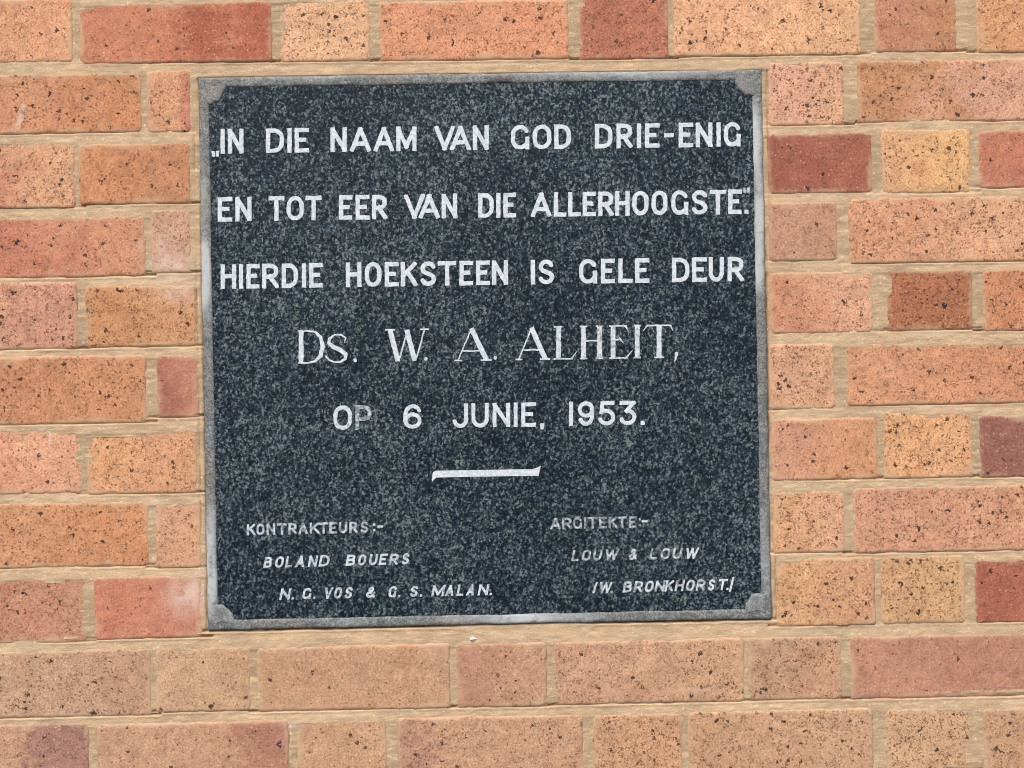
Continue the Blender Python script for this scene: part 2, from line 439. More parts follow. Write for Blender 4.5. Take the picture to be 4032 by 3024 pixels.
BV, BF = [], []; A = {'tint': [], 'speck': [], 'edge': [], 'pale_patch': []}
nv = 0
for bi, (x0, x1, z0, z1, cl, cr, sp, fine) in enumerate(bricks):
    g = 0.0021 if fine else 0.006
    e = 0.0032
    X = np.linspace(x0 - e, x1 + e, max(6, int((x1-x0)/g))); Z = np.linspace(z0 - e, z1 + e, max(5, int((z1-z0)/g)))
    gx, gz = np.meshgrid(X, Z)
    d = np.minimum(np.minimum(gx - x0, x1 - gx), np.minimum(gz - z0, z1 - gz))
    # blunt corners
    cxd = np.minimum(gx - x0, x1 - gx); czd = np.minimum(gz - z0, z1 - gz)
    rc = 0.0022 + 0.0025*_hash(np.array([bi]), np.array([3]), 5)[0]
    inc = (cxd < rc) & (czd < rc)
    d = np.where(inc, rc - np.hypot(rc - np.minimum(cxd, rc), rc - np.minimum(czd, rc)), d)
    dn = d + 0.0013*noise(gx, gz, 170, 17 + bi % 50, 3)*0.8 + 0.0007*noise(gx, gz, 28, 77 + bi % 50, 2)
    tilt = (rng.uniform(-.0006, .0006)*(gx-(x0+x1)/2)/((x1-x0)/2) + rng.uniform(-.0006, .0006)*(gz-(z0+z1)/2)/0.037)
    h = rng.uniform(-.0003, .0006) + tilt + 0.00035*noise(gx, gz, 55, bi, 3)
    h = h - 0.0032*(1 - smooth(-0.0038, -0.0006, dn))
    u = (gx - x0)/(x1 - x0)
    mixf = smooth(0.2, 0.8, u + 0.26*noise(gx, gz, 22, 300 + bi, 3) + 0.20*noise(gx, gz, 130, 500 + bi, 3))[..., None]
    if sp < .42 and cr == (172,104,84) or cr == (152,100,90): mixf = smooth(0.62, 0.78, u + 0.08*noise(gx, gz, 30, 300 + bi, 3) + 0.10*noise(gx, gz, 140, 500 + bi, 3))[..., None]
    if cl == (222,156,110): mixf = smooth(0.72, 0.82, u + 0.05*noise(gx, gz, 30, 300 + bi, 3) + 0.06*noise(gx, gz, 140, 500 + bi, 3))[..., None]
    if cl == (184,126,104): mixf = smooth(0.10, 0.26, u + 0.08*noise(gx, gz, 30, 300 + bi, 3) + 0.10*noise(gx, gz, 140, 500 + bi, 3))[..., None]
    grime = 0.17 + (0.25 if z1 < PZ0 else 0.0)                       # the courses under the plaque are duller
    cl, cr = [(c[0], c[1] - max(0, c[1]/c[0] - .70)*110, c[2] + 3) if isinstance(c, tuple) and c[1]/c[0] > .70 and z0 > PZ0 else c for c in (cl, cr)]   # buff bricks lean to peach
    soft = lambda c: srgb(*[v*(1 - grime) + g*grime for v, g in zip(c, (199, 155, 125))], K)
    tint = (np.array(soft(cl))*(1-mixf) + np.array(soft(cr))*mixf)
    tint = tint*np.array([0.97, 1.10, 1.26])*(1 + 0.12*noise(gx, gz, 60, 900 + bi, 4))[..., None]
    V = np.stack([gx, -h, gz], -1).reshape(-1, 3)
    ny, nx = gx.shape
    idx = np.arange(nx*ny).reshape(ny, nx)
    F = np.stack([idx[:-1, :-1], idx[:-1, 1:], idx[1:, 1:], idx[1:, :-1]], -1).reshape(-1, 4)
    # returns running back into the wall
    ring = np.concatenate([idx[0, :], idx[1:, -1], idx[-1, -2::-1], idx[-2:0:-1, 0]])
    RV = V[ring].copy(); RV[:, 1] = 0.03
    n0 = nx*ny; k = len(ring); r2 = np.arange(k) + n0
    RF = np.stack([ring, r2, np.roll(r2, -1), np.roll(ring, -1)], -1)
    BV.append(np.concatenate([V, RV])); BF.append(np.concatenate([F, RF]) + nv)
    full = lambda a: np.concatenate([a.ravel(), a.ravel()[ring]])
    A['tint'].append(np.concatenate([tint.reshape(-1, 3), tint.reshape(-1, 3)[ring]]))
    A['speck'].append(np.full(n0 + k, sp)); A['edge'].append(full(d)); A['pale_patch'].append(full(stain_at(gx, gz)))
    nv += n0 + k
o = mesh_object('brickwork', np.concatenate(BV), np.concatenate(BF), M_BRICK, None,
                {a: np.concatenate(v) for a, v in A.items()})
adopt(o, wall)

# mortar: one sheet with the profile of its joints, left out where a brick or the plaque covers it
def axis(a, b, fa, fb, fine, coarse):
    return np.concatenate([np.arange(a, fa, coarse), np.arange(fa, fb, fine), np.arange(fb, b + coarse, coarse)])
MX = axis(fx0, fx1, -0.62, 0.70, 0.0016, 0.005)
MZ = axis(fz0, fz1, CAM_Z - 0.50, CAM_Z + 0.50, 0.0013, 0.005)
gx, gz = np.meshgrid(MX, MZ)
dist = np.full(gx.shape, 1.0); up = np.full(gx.shape, 0.05); dn_ = np.full(gx.shape, 0.05); side = np.full(gx.shape, 0.05)
solid = [(b[0], b[1], b[2], b[3]) for b in bricks] + [(PX0, PX1, PZ0, PZ1)]
for (x0, x1, z0, z1) in solid:
    i0, i1 = np.searchsorted(MX, [x0 - .02, x1 + .02]); j0, j1 = np.searchsorted(MZ, [z0 - .03, z1 + .03])
    if i1 <= i0 or j1 <= j0: continue
    sx, sz = gx[j0:j1, i0:i1], gz[j0:j1, i0:i1]
    ox = np.maximum(x0 - sx, sx - x1); oz = np.maximum(z0 - sz, sz - z1)
    q = np.where((ox > 0) & (oz > 0), np.hypot(np.maximum(ox, 0), np.maximum(oz, 0)), np.maximum(ox, oz))
    dist[j0:j1, i0:i1] = np.minimum(dist[j0:j1, i0:i1], q)
    inx = (sx > x0 - .014) & (sx < x1 + .014)
    below = np.where(inx & (sz <= z0 + .002), z0 - sz, 0.05); above = np.where(inx & (sz >= z1 - .002), sz - z1, 0.05)
    up[j0:j1, i0:i1] = np.minimum(up[j0:j1, i0:i1], below)            # gap to the brick overhead
    dn_[j0:j1, i0:i1] = np.minimum(dn_[j0:j1, i0:i1], above)
    if x0 == PX0:
        s2 = np.where((sz > z0) & (sz < z1), np.abs(np.maximum(x0 - sx, sx - x1) - 0.0062), 0.05); side2 = np.full(gx.shape, 0.05); side2[j0:j1, i0:i1] = s2
        sd = np.where((sz > z0) & (sz < z1), np.maximum(np.maximum(x0 - sx, sx - x1), 0), 0.05)
        side[j0:j1, i0:i1] = sd
rough = 0.0005*noise(gx*.4, gz, 60, 5, 3) + 0.0003*noise(gx*.6, gz, 240, 6, 2)
h = -0.0008 + rough
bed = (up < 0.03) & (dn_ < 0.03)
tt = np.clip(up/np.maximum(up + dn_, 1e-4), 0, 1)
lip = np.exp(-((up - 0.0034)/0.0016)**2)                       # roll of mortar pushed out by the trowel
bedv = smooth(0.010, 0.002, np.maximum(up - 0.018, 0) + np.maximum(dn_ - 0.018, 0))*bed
h = np.where(bed, -0.0009 + 0.0006*smooth(0.1, 0.7, tt) + rough, h)
# ruled line left by the trowel under the brick above, broken here and there
row = np.floor(gz/0.0858 + 0.35)
keep = noise(gx, row*3.1, 9, 31, 3)
ruled = smooth(-0.35, 0.35, keep)
sidec_gap = smooth(0.0014, 0.0002, side)*smooth(-0.5, 0.1, noise(gx, gz, 5, 47, 2))
low = smooth(CAM_Z - 0.30, CAM_Z - 0.40, gz); topj = smooth(CAM_Z + 0.375, CAM_Z + 0.385, gz)*smooth(-0.42, -0.36, gx)*smooth(0.43, 0.34, gx)
ruled = np.maximum(ruled, np.maximum(low, topj))
wob = 0.0007*noise(gx, gz*0.2, 40, 9, 2)
lipk = 0.0009*lip*bed
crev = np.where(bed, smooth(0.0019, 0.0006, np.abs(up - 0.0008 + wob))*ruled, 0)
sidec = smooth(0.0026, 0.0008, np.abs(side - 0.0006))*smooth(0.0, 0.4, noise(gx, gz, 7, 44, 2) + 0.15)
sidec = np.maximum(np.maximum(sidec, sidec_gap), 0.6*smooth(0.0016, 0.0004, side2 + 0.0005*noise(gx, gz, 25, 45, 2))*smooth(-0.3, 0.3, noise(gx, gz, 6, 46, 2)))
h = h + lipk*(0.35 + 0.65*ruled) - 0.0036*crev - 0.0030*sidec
cells = dist < 1
keepv = dist > -0.006
idx = np.arange(gx.size).reshape(gx.shape)
F = np.stack([idx[:-1, :-1], idx[:-1, 1:], idx[1:, 1:], idx[1:, :-1]], -1)
kf = keepv[:-1, :-1] & keepv[:-1, 1:] & keepv[1:, 1:] & keepv[1:, :-1]
F = F[kf]
used, inv = np.unique(F.ravel(), return_inverse=True)
V = np.stack([gx.ravel()[used], -h.ravel()[used], gz.ravel()[used]], -1)
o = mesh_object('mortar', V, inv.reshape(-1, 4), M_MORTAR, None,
                {'pale_patch': 0.8*stain_at(V[:, 0], V[:, 2]), 'crevice': np.maximum(crev, sidec).ravel()[used], 'bed': bedv.ravel()[used]})
adopt(o, wall)

# solid core of the wall behind the face
def box(x0, x1, y0, y1, z0, z1):
    v = [(x, y, z) for x in (x0, x1) for y in (y0, y1) for z in (z0, z1)]
    f = [(0, 1, 3, 2), (4, 6, 7, 5), (0, 4, 5, 1), (2, 3, 7, 6), (0, 2, 6, 4), (1, 5, 7, 3)]
    return v, f
v, f = box(fx0, fx1, 0.028, 0.22, fz0, fz1)
core = mesh_object('wall_core', v, f, M_MORTAR, None, {'pale_patch': np.zeros(8), 'crevice': np.zeros(8)}, False)
adopt(core, wall)

# little white chip stuck in the mortar under the plaque
cx, cz = at(1021*D, 1382*D)
rg = np.random.RandomState(4)
cv = [(-.0036, .001, -.0012), (-.0030, .0015, .0034), (.0005, .001, .0036), (.0052, .001, .0008), (.0010, .001, -.0030),
      (-.0012, -.0030, .0010), (.0014, -.0022, .0012)]
cv = [(float(cx)+a, b-.0005, float(cz)+c) for a, b, c in cv]
cf = [(0, 5, 1), (1, 5, 2), (2, 5, 6), (2, 6, 3), (3, 6, 4), (4, 6, 5), (4, 5, 0)]
chip = mesh_object('mortar_chip', cv, cf, M_CHIP, None, None, False); chip['label'] = 'small white chip in the mortar'
adopt(chip, wall)

# ------------------------------------------------------------------ plaque
plaque = empty('memorial_plaque', (0, 0, PZ0), 'square dark granite foundation stone with white lettering, set in the brick wall', 'plaque')
SLAB_H = 0.0006                                          # face of the stone
FR_H = 0.0012                                             # face of the surround

def rounded_slab(x0, x1, z0, z1, h, back, bev):
    v = []; 
    for (i, hh) in ((0, back), (0, h - bev), (bev, h)):
        v += [(x0+i, -hh, z0+i), (x1-i, -hh, z0+i), (x1-i, -hh, z1-i), (x0+i, -hh, z1-i)]
    f = []
    for r in range(2):
        for k in range(4): f.append((r*4+k, r*4+(k+1) % 4, r*4+4+(k+1) % 4, r*4+4+k))
    f.append((8, 9, 10, 11)); f.append((3, 2, 1, 0))
    return v, f
ox, oz = FR - 0.001, FR - 0.001
v, f = rounded_slab(PX0+0.001, PX1-0.001, PZ0+0.001, PZ1-0.001, SLAB_H, -0.045, 0.0015)
slab = mesh_object('granite_slab', v, f, M_GRANITE, None, None, False)
adopt(slab, plaque)

FPALE = [  # pale patches along the surround: photo units as above
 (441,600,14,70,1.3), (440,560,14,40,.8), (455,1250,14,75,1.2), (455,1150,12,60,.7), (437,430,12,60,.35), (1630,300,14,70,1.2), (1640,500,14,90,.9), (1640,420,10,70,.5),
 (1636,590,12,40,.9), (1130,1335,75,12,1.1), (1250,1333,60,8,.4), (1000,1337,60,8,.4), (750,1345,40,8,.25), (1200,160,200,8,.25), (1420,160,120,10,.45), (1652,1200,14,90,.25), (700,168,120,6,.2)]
def frame_pale(x, z):
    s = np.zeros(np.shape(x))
    for (px, py, rx, ry, k) in FPALE:
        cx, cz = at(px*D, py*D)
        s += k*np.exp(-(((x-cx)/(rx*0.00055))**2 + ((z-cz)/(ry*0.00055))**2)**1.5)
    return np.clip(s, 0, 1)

def frame_dirt(x, z):
    s = np.zeros(np.shape(x))
    for (px, py, rx, ry, k) in ((1085, 178, 34, 16, 1.0), (800, 168, 40, 6, .4), (1500, 166, 60, 6, .4), (470, 1348, 30, 6, .5), (1655, 900, 6, 80, .25), (445, 820, 5, 90, .2)):
        cx, cz = at(px*D, py*D)
        s += k*np.exp(-(((x-cx)/(rx*0.00055))**2 + ((z-cz)/(ry*0.00055))**2))
    return np.clip(s, 0, 1)

# the surround: swept around the outline, rough and slightly worn
prof = [(0.0, -0.03), (0.0, -0.001), (0.0006, 0.0004), (0.0014, FR_H), (0.004, FR_H + .0001), (0.0065, FR_H + .0001), (0.009, FR_H), (0.0116, FR_H - .0001), (0.0122, 0.0004), (0.0124, -0.003)]
def outline(i):
    """points every few mm round the outline, inset by i"""
    pts = []
    n = 300
    for (a, b) in (((PX0, PZ0), (PX1, PZ0)), ((PX1, PZ0), (PX1, PZ1)), ((PX1, PZ1), (PX0, PZ1)), ((PX0, PZ1), (PX0, PZ0))):
        for k in range(n):
            t = k/n
            pts.append((a[0]+(b[0]-a[0])*t, a[1]+(b[1]-a[1])*t))
    p = np.array(pts)
    cx, cz = (PX0+PX1)/2, (PZ0+PZ1)/2
    sx = ((PX1-PX0)/2 - i)/((PX1-PX0)/2); sz = ((PZ1-PZ0)/2 - i)/((PZ1-PZ0)/2)
    return np.stack([cx+(p[:, 0]-cx)*sx, cz+(p[:, 1]-cz)*sz], -1)
V = []; 
for j, (i, hh) in enumerate(prof):
    p = outline(i)
    wig = 0.0006*noise(p[:, 0], p[:, 1], 50, 61, 3) if 0 < j < len(prof)-1 else 0
    hz = hh + (0.0004*noise(p[:, 0], p[:, 1], 90, 62+j, 3) if 0 < j < len(prof)-1 else 0)
    cx, cz = (PX0+PX1)/2, (PZ0+PZ1)/2
    on_side = np.abs(p[:, 0]-cx)/((PX1-PX0)/2) > np.abs(p[:, 1]-cz)/((PZ1-PZ0)/2)
    px = p[:, 0] + np.where(on_side, wig, 0); pz = p[:, 1] + np.where(on_side, 0, wig)
    # softened outer corners at the top
    V.append(np.stack([px, -hz*np.ones(len(px)), pz], -1))
n = len(V[0]); V = np.concatenate(V)
F = []
for j in range(len(prof)-1):
    a = np.arange(n) + j*n; b = np.roll(np.arange(n), -1) + j*n
    F.append(np.stack([a, b, b + n, a + n], -1))
F = np.concatenate(F)
frame = mesh_object('frame', V, F, M_FRAME, None, {'pale_patch': frame_pale(V[:, 0], V[:, 2]), 'dirt': frame_dirt(V[:, 0], V[:, 2])})
adopt(frame, plaque)

# quarter discs over the inner corners of the surround
def corner(ix, iz, sx, sz, R):
    v = [(ix - sx*.004, -FR_H - .0006, iz - sz*.004)]; rings = [0.25, 0.5, 0.75, 0.9, 1.0, 1.02]
    hs = [FR_H + .0006, FR_H + .0007, FR_H + .0007, FR_H + .0005, 0.0008, -0.003]
    steps = 22
    a0, a1 = math.radians(-12), math.radians(102)
    for q, hh in zip(rings, hs):
        for k in range(steps + 1):
            a = a0 + (a1 - a0)*k/steps
            w = R*q*(1 + 0.09*float(noise(np.array(ix*50 + k*.3), np.array(iz*9.), 1.0, 5, 2)))
            v.append((ix + sx*math.cos(a)*w, -(hh + .0001*math.sin(k*2.1 + q*9)), iz + sz*math.sin(a)*w))
    f = []
    flip = sx*sz < 0
    for k in range(steps):
        t = (0, 1+k, 2+k); f.append(t[::-1] if flip else t)
        for r in range(len(rings)-1):
            b0 = 1 + r*(steps+1) + k; c0 = b0 + steps + 1
            t = (b0, c0, c0+1, b0+1); f.append(t[::-1] if flip else t)
    o = mesh_object('corner_disc', v, f, M_FRAME, None, {'pale_patch': np.full(len(v), .12)})
    adopt(o, plaque)
for (ix, sx) in ((PX0 + FR, 1), (PX1 - FR, -1)):
    for (iz, sz) in ((PZ0 + FR, 1), (PZ1 - FR, -1)):
        corner(ix, iz, sx, sz, 0.0194)

# ------------------------------------------------------------------ lettering
# Each glyph: strokes in a unit box (x right, y up); ('L', points) straight pen strokes, ('C', points) round pen strokes.
def arc(cx, cy, rx, ry, a0, a1, n=18):
    return [(cx + rx*math.cos(math.radians(a0 + (a1-a0)*k/n)), cy + ry*math.sin(math.radians(a0 + (a1-a0)*k/n))) for k in range(n + 1)]
def bowl(x0, x1, y0, y1, n=10):
    """D / P / R bowl from top-left round to bottom-left; ry is half its height"""
    ry = (y1-y0)/2; r = min(0.62, 1.0)
    return [(x0, y1)] + arc(x0 + (x1-x0)*(1-r), y1 - ry*0.75, (x1-x0)*r, ry*0.75, 90, 0, n) + \
           arc(x0 + (x1-x0)*(1-r), y0 + ry*0.75, (x1-x0)*r, ry*0.75, 0, -90, n) + [(x0, y0)]
def oval(n=12):
    k = 0.36
    return arc(.5, 1-k, .5, k, 180, 0, n) + arc(.5, k, .5, k, 0, -180, n) + [(0, 1-k)]
S_ = arc(.5, .75, .47, .25, 22, 180, 12) + [(.06, .66), (.2, .57), (.5, .5), (.8, .43), (.94, .34)] + arc(.5, .25, .5, .25, 0, -160, 14)
GL = {
 'I': [('L', [(.5, 0), (.5, 1)])],
 'N': [('L', [(0, 0), (0, 1)]), ('L', [(0, 1), (1, 0)]), ('L', [(1, 0), (1, 1)])],
 'D': [('L', [(0, 0), (0, 1)]), ('C', bowl(0, 1, 0, 1))],
 'E': [('L', [(0, 0), (0, 1)]), ('L', [(0, 1), (1, 1)]), ('L', [(0, 0), (1, 0)]), ('L', [(0, .52), (.72, .52)])],
 'A': [('L', [(0, 0), (.5, 1)]), ('L', [(1, 0), (.5, 1)]), ('L', [(.2, .29), (.8, .29)])],
 'M': [('L', [(0, 0), (0, 1)]), ('L', [(0, 1), (.5, .12)]), ('L', [(.5, .12), (1, 1)]), ('L', [(1, 0), (1, 1)])],
 'V': [('L', [(0, 1), (.5, 0)]), ('L', [(1, 1), (.5, 0)])],
 'W': [('L', [(0, 1), (.25, 0)]), ('L', [(.25, 0), (.5, .95)]), ('L', [(.5, .95), (.75, 0)]), ('L', [(.75, 0), (1, 1)])],
 'O': [('C', oval())],
 'G': [('C', arc(.5, .64, .5, .36, 28, 180, 12) + arc(.5, .36, .5, .36, 180, 300, 12)), ('L', [(1, .42), (1, 0)]), ('C', [(.72, .05), (.9, .12), (1, .24)])],
 'R': [('L', [(0, 0), (0, 1)]), ('C', bowl(0, .95, .46, 1)), ('L', [(.45, .47), (1, 0)])],
 'P': [('L', [(0, 0), (0, 1)]), ('C', bowl(0, 1, .42, 1))],
 'B': [('L', [(0, 0), (0, 1)]), ('C', bowl(0, .9, .53, 1)), ('C', bowl(0, 1, 0, .53))],
 'T': [('L', [(0, 1), (1, 1)]), ('L', [(.5, 0), (.5, 1)])],
 'L': [('L', [(0, 0), (0, 1)]), ('L', [(0, 0), (1, 0)])],
 'H': [('L', [(0, 0), (0, 1)]), ('L', [(1, 0), (1, 1)]), ('L', [(0, .52), (1, .52)])],
 'K': [('L', [(0, 0), (0, 1)]), ('L', [(0, .4), (.92, 1)]), ('L', [(.34, .60), (1, 0)])],
 'S': [('C', S_)],
 'U': [('L', [(0, .33), (0, 1)]), ('L', [(1, .33), (1, 1)]), ('C', arc(.5, .36, .5, .36, 180, 360, 18))],
 'J': [('L', [(1, .3), (1, 1)]), ('C', arc(.52, .3, .48, .3, 0, -165, 14))],
 '1': [('L', [(.5, 0), (.5, 1)])],
 '6': [('C', arc(.5, .30, .5, .30, 0, 360, 24)), ('C', [(0, .3), (0, .55)] + arc(.52, .60, .52, .40, 180, 30, 14))],
 '9': [('C', arc(.5, .70, .5, .30, 0, 360, 24)), ('C', [(1, .7), (1, .45)] + arc(.5, .40, .5, .40, 0, -150, 14))],
 '5': [('L', [(.2, 1), (.95, 1)]), ('L', [(.2, 1), (.1, .55)]), ('C', [(.1, .55), (.28, .62)] + arc(.5, .31, .5, .31, 90, -160, 18))],
 '3': [('L', [(.05, 1), (.95, 1)]), ('L', [(.95, 1), (.42, .60)]), ('C', [(.42, .6)] + arc(.5, .30, .5, .30, 80, -160, 18))],
 '&': [('C', [(1, 0), (.28, .70)] + arc(.45, .8, .24, .2, 200, -20, 12) + [(.6, .62), (.2, .42)] + arc(.38, .22, .36, .22, 140, 330, 12) + [(.95, .42)])],
 '-': [('L', [(0, .5), (1, .5)])],
 '.': [('L', [(.5, .0), (.5, .02)])],
 ':': [('L', [(.5, 0), (.5, .02)]), ('L', [(.5, .98), (.5, 1)])],
 ',': [('L', [(.7, .45), (.7, 1)]), ('C', [(.7, .5), (.6, .2), (.25, 0)])],
 '(': [('C', [(1, 1), (.55, .75), (.2, .3), (0, 0)])],
 ')': [('C', [(.95, 1), (.85, .6), (.5, .25), (0, 0)])],
}
# serif alphabet: list of tapered strokes ((x, y, width), ...) with width as a share of the cap height
TH, tn = .148, .046
GS = {
 'D': [[(.1, 0, TH), (.1, 1, TH)], [(-.02, .015, tn), (.35, .015, tn)], [(-.02, .985, tn), (.35, .985, tn)],
       [(.3, .985, tn), (.62, .95, .06), (.84, .80, .11), (.92, .5, .14), (.84, .22, .12), (.62, .06, .07), (.3, .015, tn)]],
 's': [[(.80, .70, .02), (.86, .86, .05), (.66, .97, .05), (.40, .975, .05), (.18, .84, .085), (.14, .70, .10), (.30, .57, .13), (.62, .45, .135), (.86, .30, .12), (.84, .14, .085), (.62, .03, .06), (.36, .03, .055), (.16, .10, .05), (.02, .24, .05)]],
 'W': [[(.03, .98, tn), (.26, .98, tn)], [(.14, .99, TH), (.32, .02, TH)], [(.34, .02, .045), (.54, .96, .045)], [(.52, .97, TH), (.70, .02, TH)], [(.72, .02, .045), (.92, .98, .045)], [(.82, .98, tn), (1.02, .98, tn)]],
 'A': [[(.08, .01, .045), (.47, .98, .045)], [(.46, .98, TH), (.88, .02, TH)], [(.22, .30, tn), (.72, .30, tn)], [(-.02, .015, tn), (.19, .015, tn)], [(.72, .015, tn), (1.04, .015, tn)]],
 'L': [[(.2, 0, TH), (.2, 1, TH)], [(0, .985, tn), (.40, .985, tn)], [(0, .015, tn), (.8, .015, .05)], [(.74, .02, .06), (.98, .24, .015)]],
 'H': [[(.16, 0, TH), (.16, 1, TH)], [(.84, 0, TH), (.84, 1, TH)], [(0, .985, tn), (.32, .985, tn)], [(0, .015, tn), (.32, .015, tn)], [(.68, .985, tn), (1, .985, tn)], [(.68, .015, tn), (1, .015, tn)], [(.16, .55, tn), (.84, .55, tn)]],
 'E': [[(.17, 0, TH), (.17, 1, TH)], [(0, .985, tn), (.78, .985, .05)], [(.72, .985, .06), (.86, .80, .012)], [(0, .015, tn), (.82, .015, .05)], [(.76, .02, .06), (1.0, .24, .012)], [(.17, .57, tn), (.50, .57, tn)], [(.44, .66, .012), (.50, .57, .05), (.62, .46, .012)]],
 'I': [[(.5, 0, TH), (.5, 1, TH)], [(.02, .985, tn), (.98, .985, tn)], [(.02, .015, tn), (.98, .015, tn)]],
 'T': [[(.53, 0, TH), (.53, 1, TH)], [(.36, .015, tn), (.70, .015, tn)], [(.12, .98, .05), (.92, .98, .05)], [(.14, .98, .055), (0, .82, .012)], [(.90, .99, .06), (1.0, .80, .012)]],
 '.': [[(.5, .45, 0.10), (.5, .55, 0.10)]],
 ',': [[(.6, .75, .09), (.62, .95, .10)], [(.62, .85, .085), (.5, .35, .05), (.2, 0, .012)]],
}

def seg_sdf(X, Y, p, q, w0, w1, rnd, ext=0.0):
    dx, dy = q[0]-p[0], q[1]-p[1]
    L = math.hypot(dx, dy) or 1e-6
    tx, ty = dx/L, dy/L
    u = (X-p[0])*tx + (Y-p[1])*ty; v = np.abs(-(X-p[0])*ty + (Y-p[1])*tx)
    if rnd:
        t = np.clip(u/L, 0, 1)
        return np.hypot(u - t*L, v) - (w0 + (w1-w0)*t)/2
    t = np.clip(u/L, 0, 1)
    return np.maximum(v - (w0 + (w1-w0)*t)/2, np.maximum(-u - ext, u - L - ext))

def fill_mesh(S, X, Y):
    """marching squares fill of S < 0 on the grid; returns points (x, y, edge flag) and polygons"""
    ny, nx = S.shape
    ins = S < 0
    verts, vid, faces = [], {}, []
    def corner_v(j, i):
        k = (j, i, 0)
        if k not in vid: vid[k] = len(verts); verts.append((X[j, i], Y[j, i], 1))
        return vid[k]
    def edge_v(j, i, j2, i2):
        k = (min(j, j2), min(i, i2), 1 if j == j2 else 2)
        if k not in vid:
            a, b = S[j, i], S[j2, i2]; t = a/(a-b)
            vid[k] = len(verts)
            verts.append((X[j, i]+(X[j2, i2]-X[j, i])*t, Y[j, i]+(Y[j2, i2]-Y[j, i])*t, 0))
        return vid[k]
    cnt = ins[:-1, :-1].astype(int) + ins[:-1, 1:] + ins[1:, 1:] + ins[1:, :-1]
    for j, i in zip(*np.nonzero(cnt)):
        cs = ((j, i), (j, i+1), (j+1, i+1), (j+1, i))
        poly = []
        for k in range(4):
            a = cs[k]; b = cs[(k+1) % 4]
            if ins[a]: poly.append(corner_v(*a))
            if ins[a] != ins[b]: poly.append(edge_v(*a, *b))
        if len(poly) >= 3: faces.append(tuple(poly))
    return verts, faces

LT = 0.0005                                                # thickness of the paint filling
def write(label, glyphs, base, cap, pen, slant=0.0, serif=False, wear=0.0):
    """glyphs: (char, x0, x1, y-offset, height factor, wear) in photo pixels; base: two points of the base line"""
    (bx0, by0), (bx1, by1) = base
    slope = (by1-by0)/(bx1-bx0)
    AV, AF, AW = [], [], []
    words, prev, gap = [], None, 0.30*cap                  # each word is a part of its own
    for gi, (ch, x0, x1, yo, hf, wr) in enumerate(glyphs):
        H = cap*hf
        xc = (x0+x1)/2
        sh = slant*H
        W = (x1-x0) - sh
        yb = by0 + slope*(xc-bx0) - yo*cap
        step = 0.95 if cap > 60 else 0.75
        pad = 4
        gxl = np.arange(-pad - abs(sh), W + abs(sh) + pad, step); gyl = np.arange(-pad - H*.1, H*1.1 + pad, step)
        X, Y = np.meshgrid(gxl, gyl)
        # hand-cut edges
        jx = 0.9*noise(X + x0*3.1, Y + by0, .055, 7, 2)*pen/17; jy = 0.9*noise(X + x0*3.1, Y + by0, .055, 19, 2)*pen/17
        Xq, Yq = X + jx, Y + jy
        S = np.full(X.shape, 1e3)
        if serif:
            for st in GS[ch]:
                for a, b in zip(st[:-1], st[1:]):
                    p = (a[0]*W, a[1]*H); q = (b[0]*W, b[1]*H)
                    S = np.minimum(S, seg_sdf(Xq, Yq, p, q, a[2]*cap, b[2]*cap, len(st) > 2 or ch in '.,'))
        else:
            k = pen/2
            mp = lambda p: (k + p[0]*max(W - pen, .01), k + p[1]*max(H - pen, .01))
            for kind, pts in GL[ch]:
                for a, b in zip(pts[:-1], pts[1:]):
                    S = np.minimum(S, seg_sdf(Xq, Yq, mp(a), mp(b), pen, pen, kind == 'C', k))
            if ch not in '.-:':
                S = np.maximum(S, np.maximum(np.maximum(-Yq, Yq - H), np.maximum(-Xq - 1, Xq - W - 1)))
        S = S + 0.55*noise(X + x0*5.3, Y + by0*2.2, .16, 23, 2)*pen/17
        S = np.where(np.abs(S) < 1e-3, 1e-3, S)
        vv, ff = fill_mesh(S, X, Y)
        if not vv: continue
        vv = np.array(vv)
        ppx = x0 + vv[:, 0] + slant*vv[:, 1] + 0.0; ppy = yb - vv[:, 1] - slope*(xc - (x0 + vv[:, 0]))
        wx, wz = at(ppx, ppy, SLAB_H)
        hh = np.where(vv[:, 2] > 0, SLAB_H + LT, SLAB_H + 0.00004)
        if prev is not None and x0 - prev > gap and ch not in '.,-:':
            words.append((AV, AF, AW)); AV, AF, AW = [], [], []
        prev = x1
        n0 = sum(len(a) for a in AV)
        AV.append(np.stack([wx, -hh, wz], -1)); AF += [tuple(i + n0 for i in fc) for fc in ff]
        AW.append(np.full(len(vv), wr if wr is not None else wear))
    words.append((AV, AF, AW))
    for AV, AF, AW in words:
        o = mesh_object('inscription_word', np.concatenate(AV), AF, M_PAINT, None, {'wear': np.concatenate(AW)}, False)
        if max(w.mean() for w in AW) > .28: o['label'] = 'word in worn, greyed paint'
        adopt(o, plaque)

def G(origin, scale, rows):
    """rows 'X x0 x1 [wear]' measured on an enlarged crop -> photo pixels"""
    out = []
    for r in rows:
        ch, x0, x1 = r[:3]
        wr = r[3] if len(r) > 3 else None; yo = r[4] if len(r) > 4 else 0.0; hf = r[5] if len(r) > 5 else 1.0
        out.append((ch, origin + x0*scale, origin + x1*scale, yo, hf, wr))
    return out

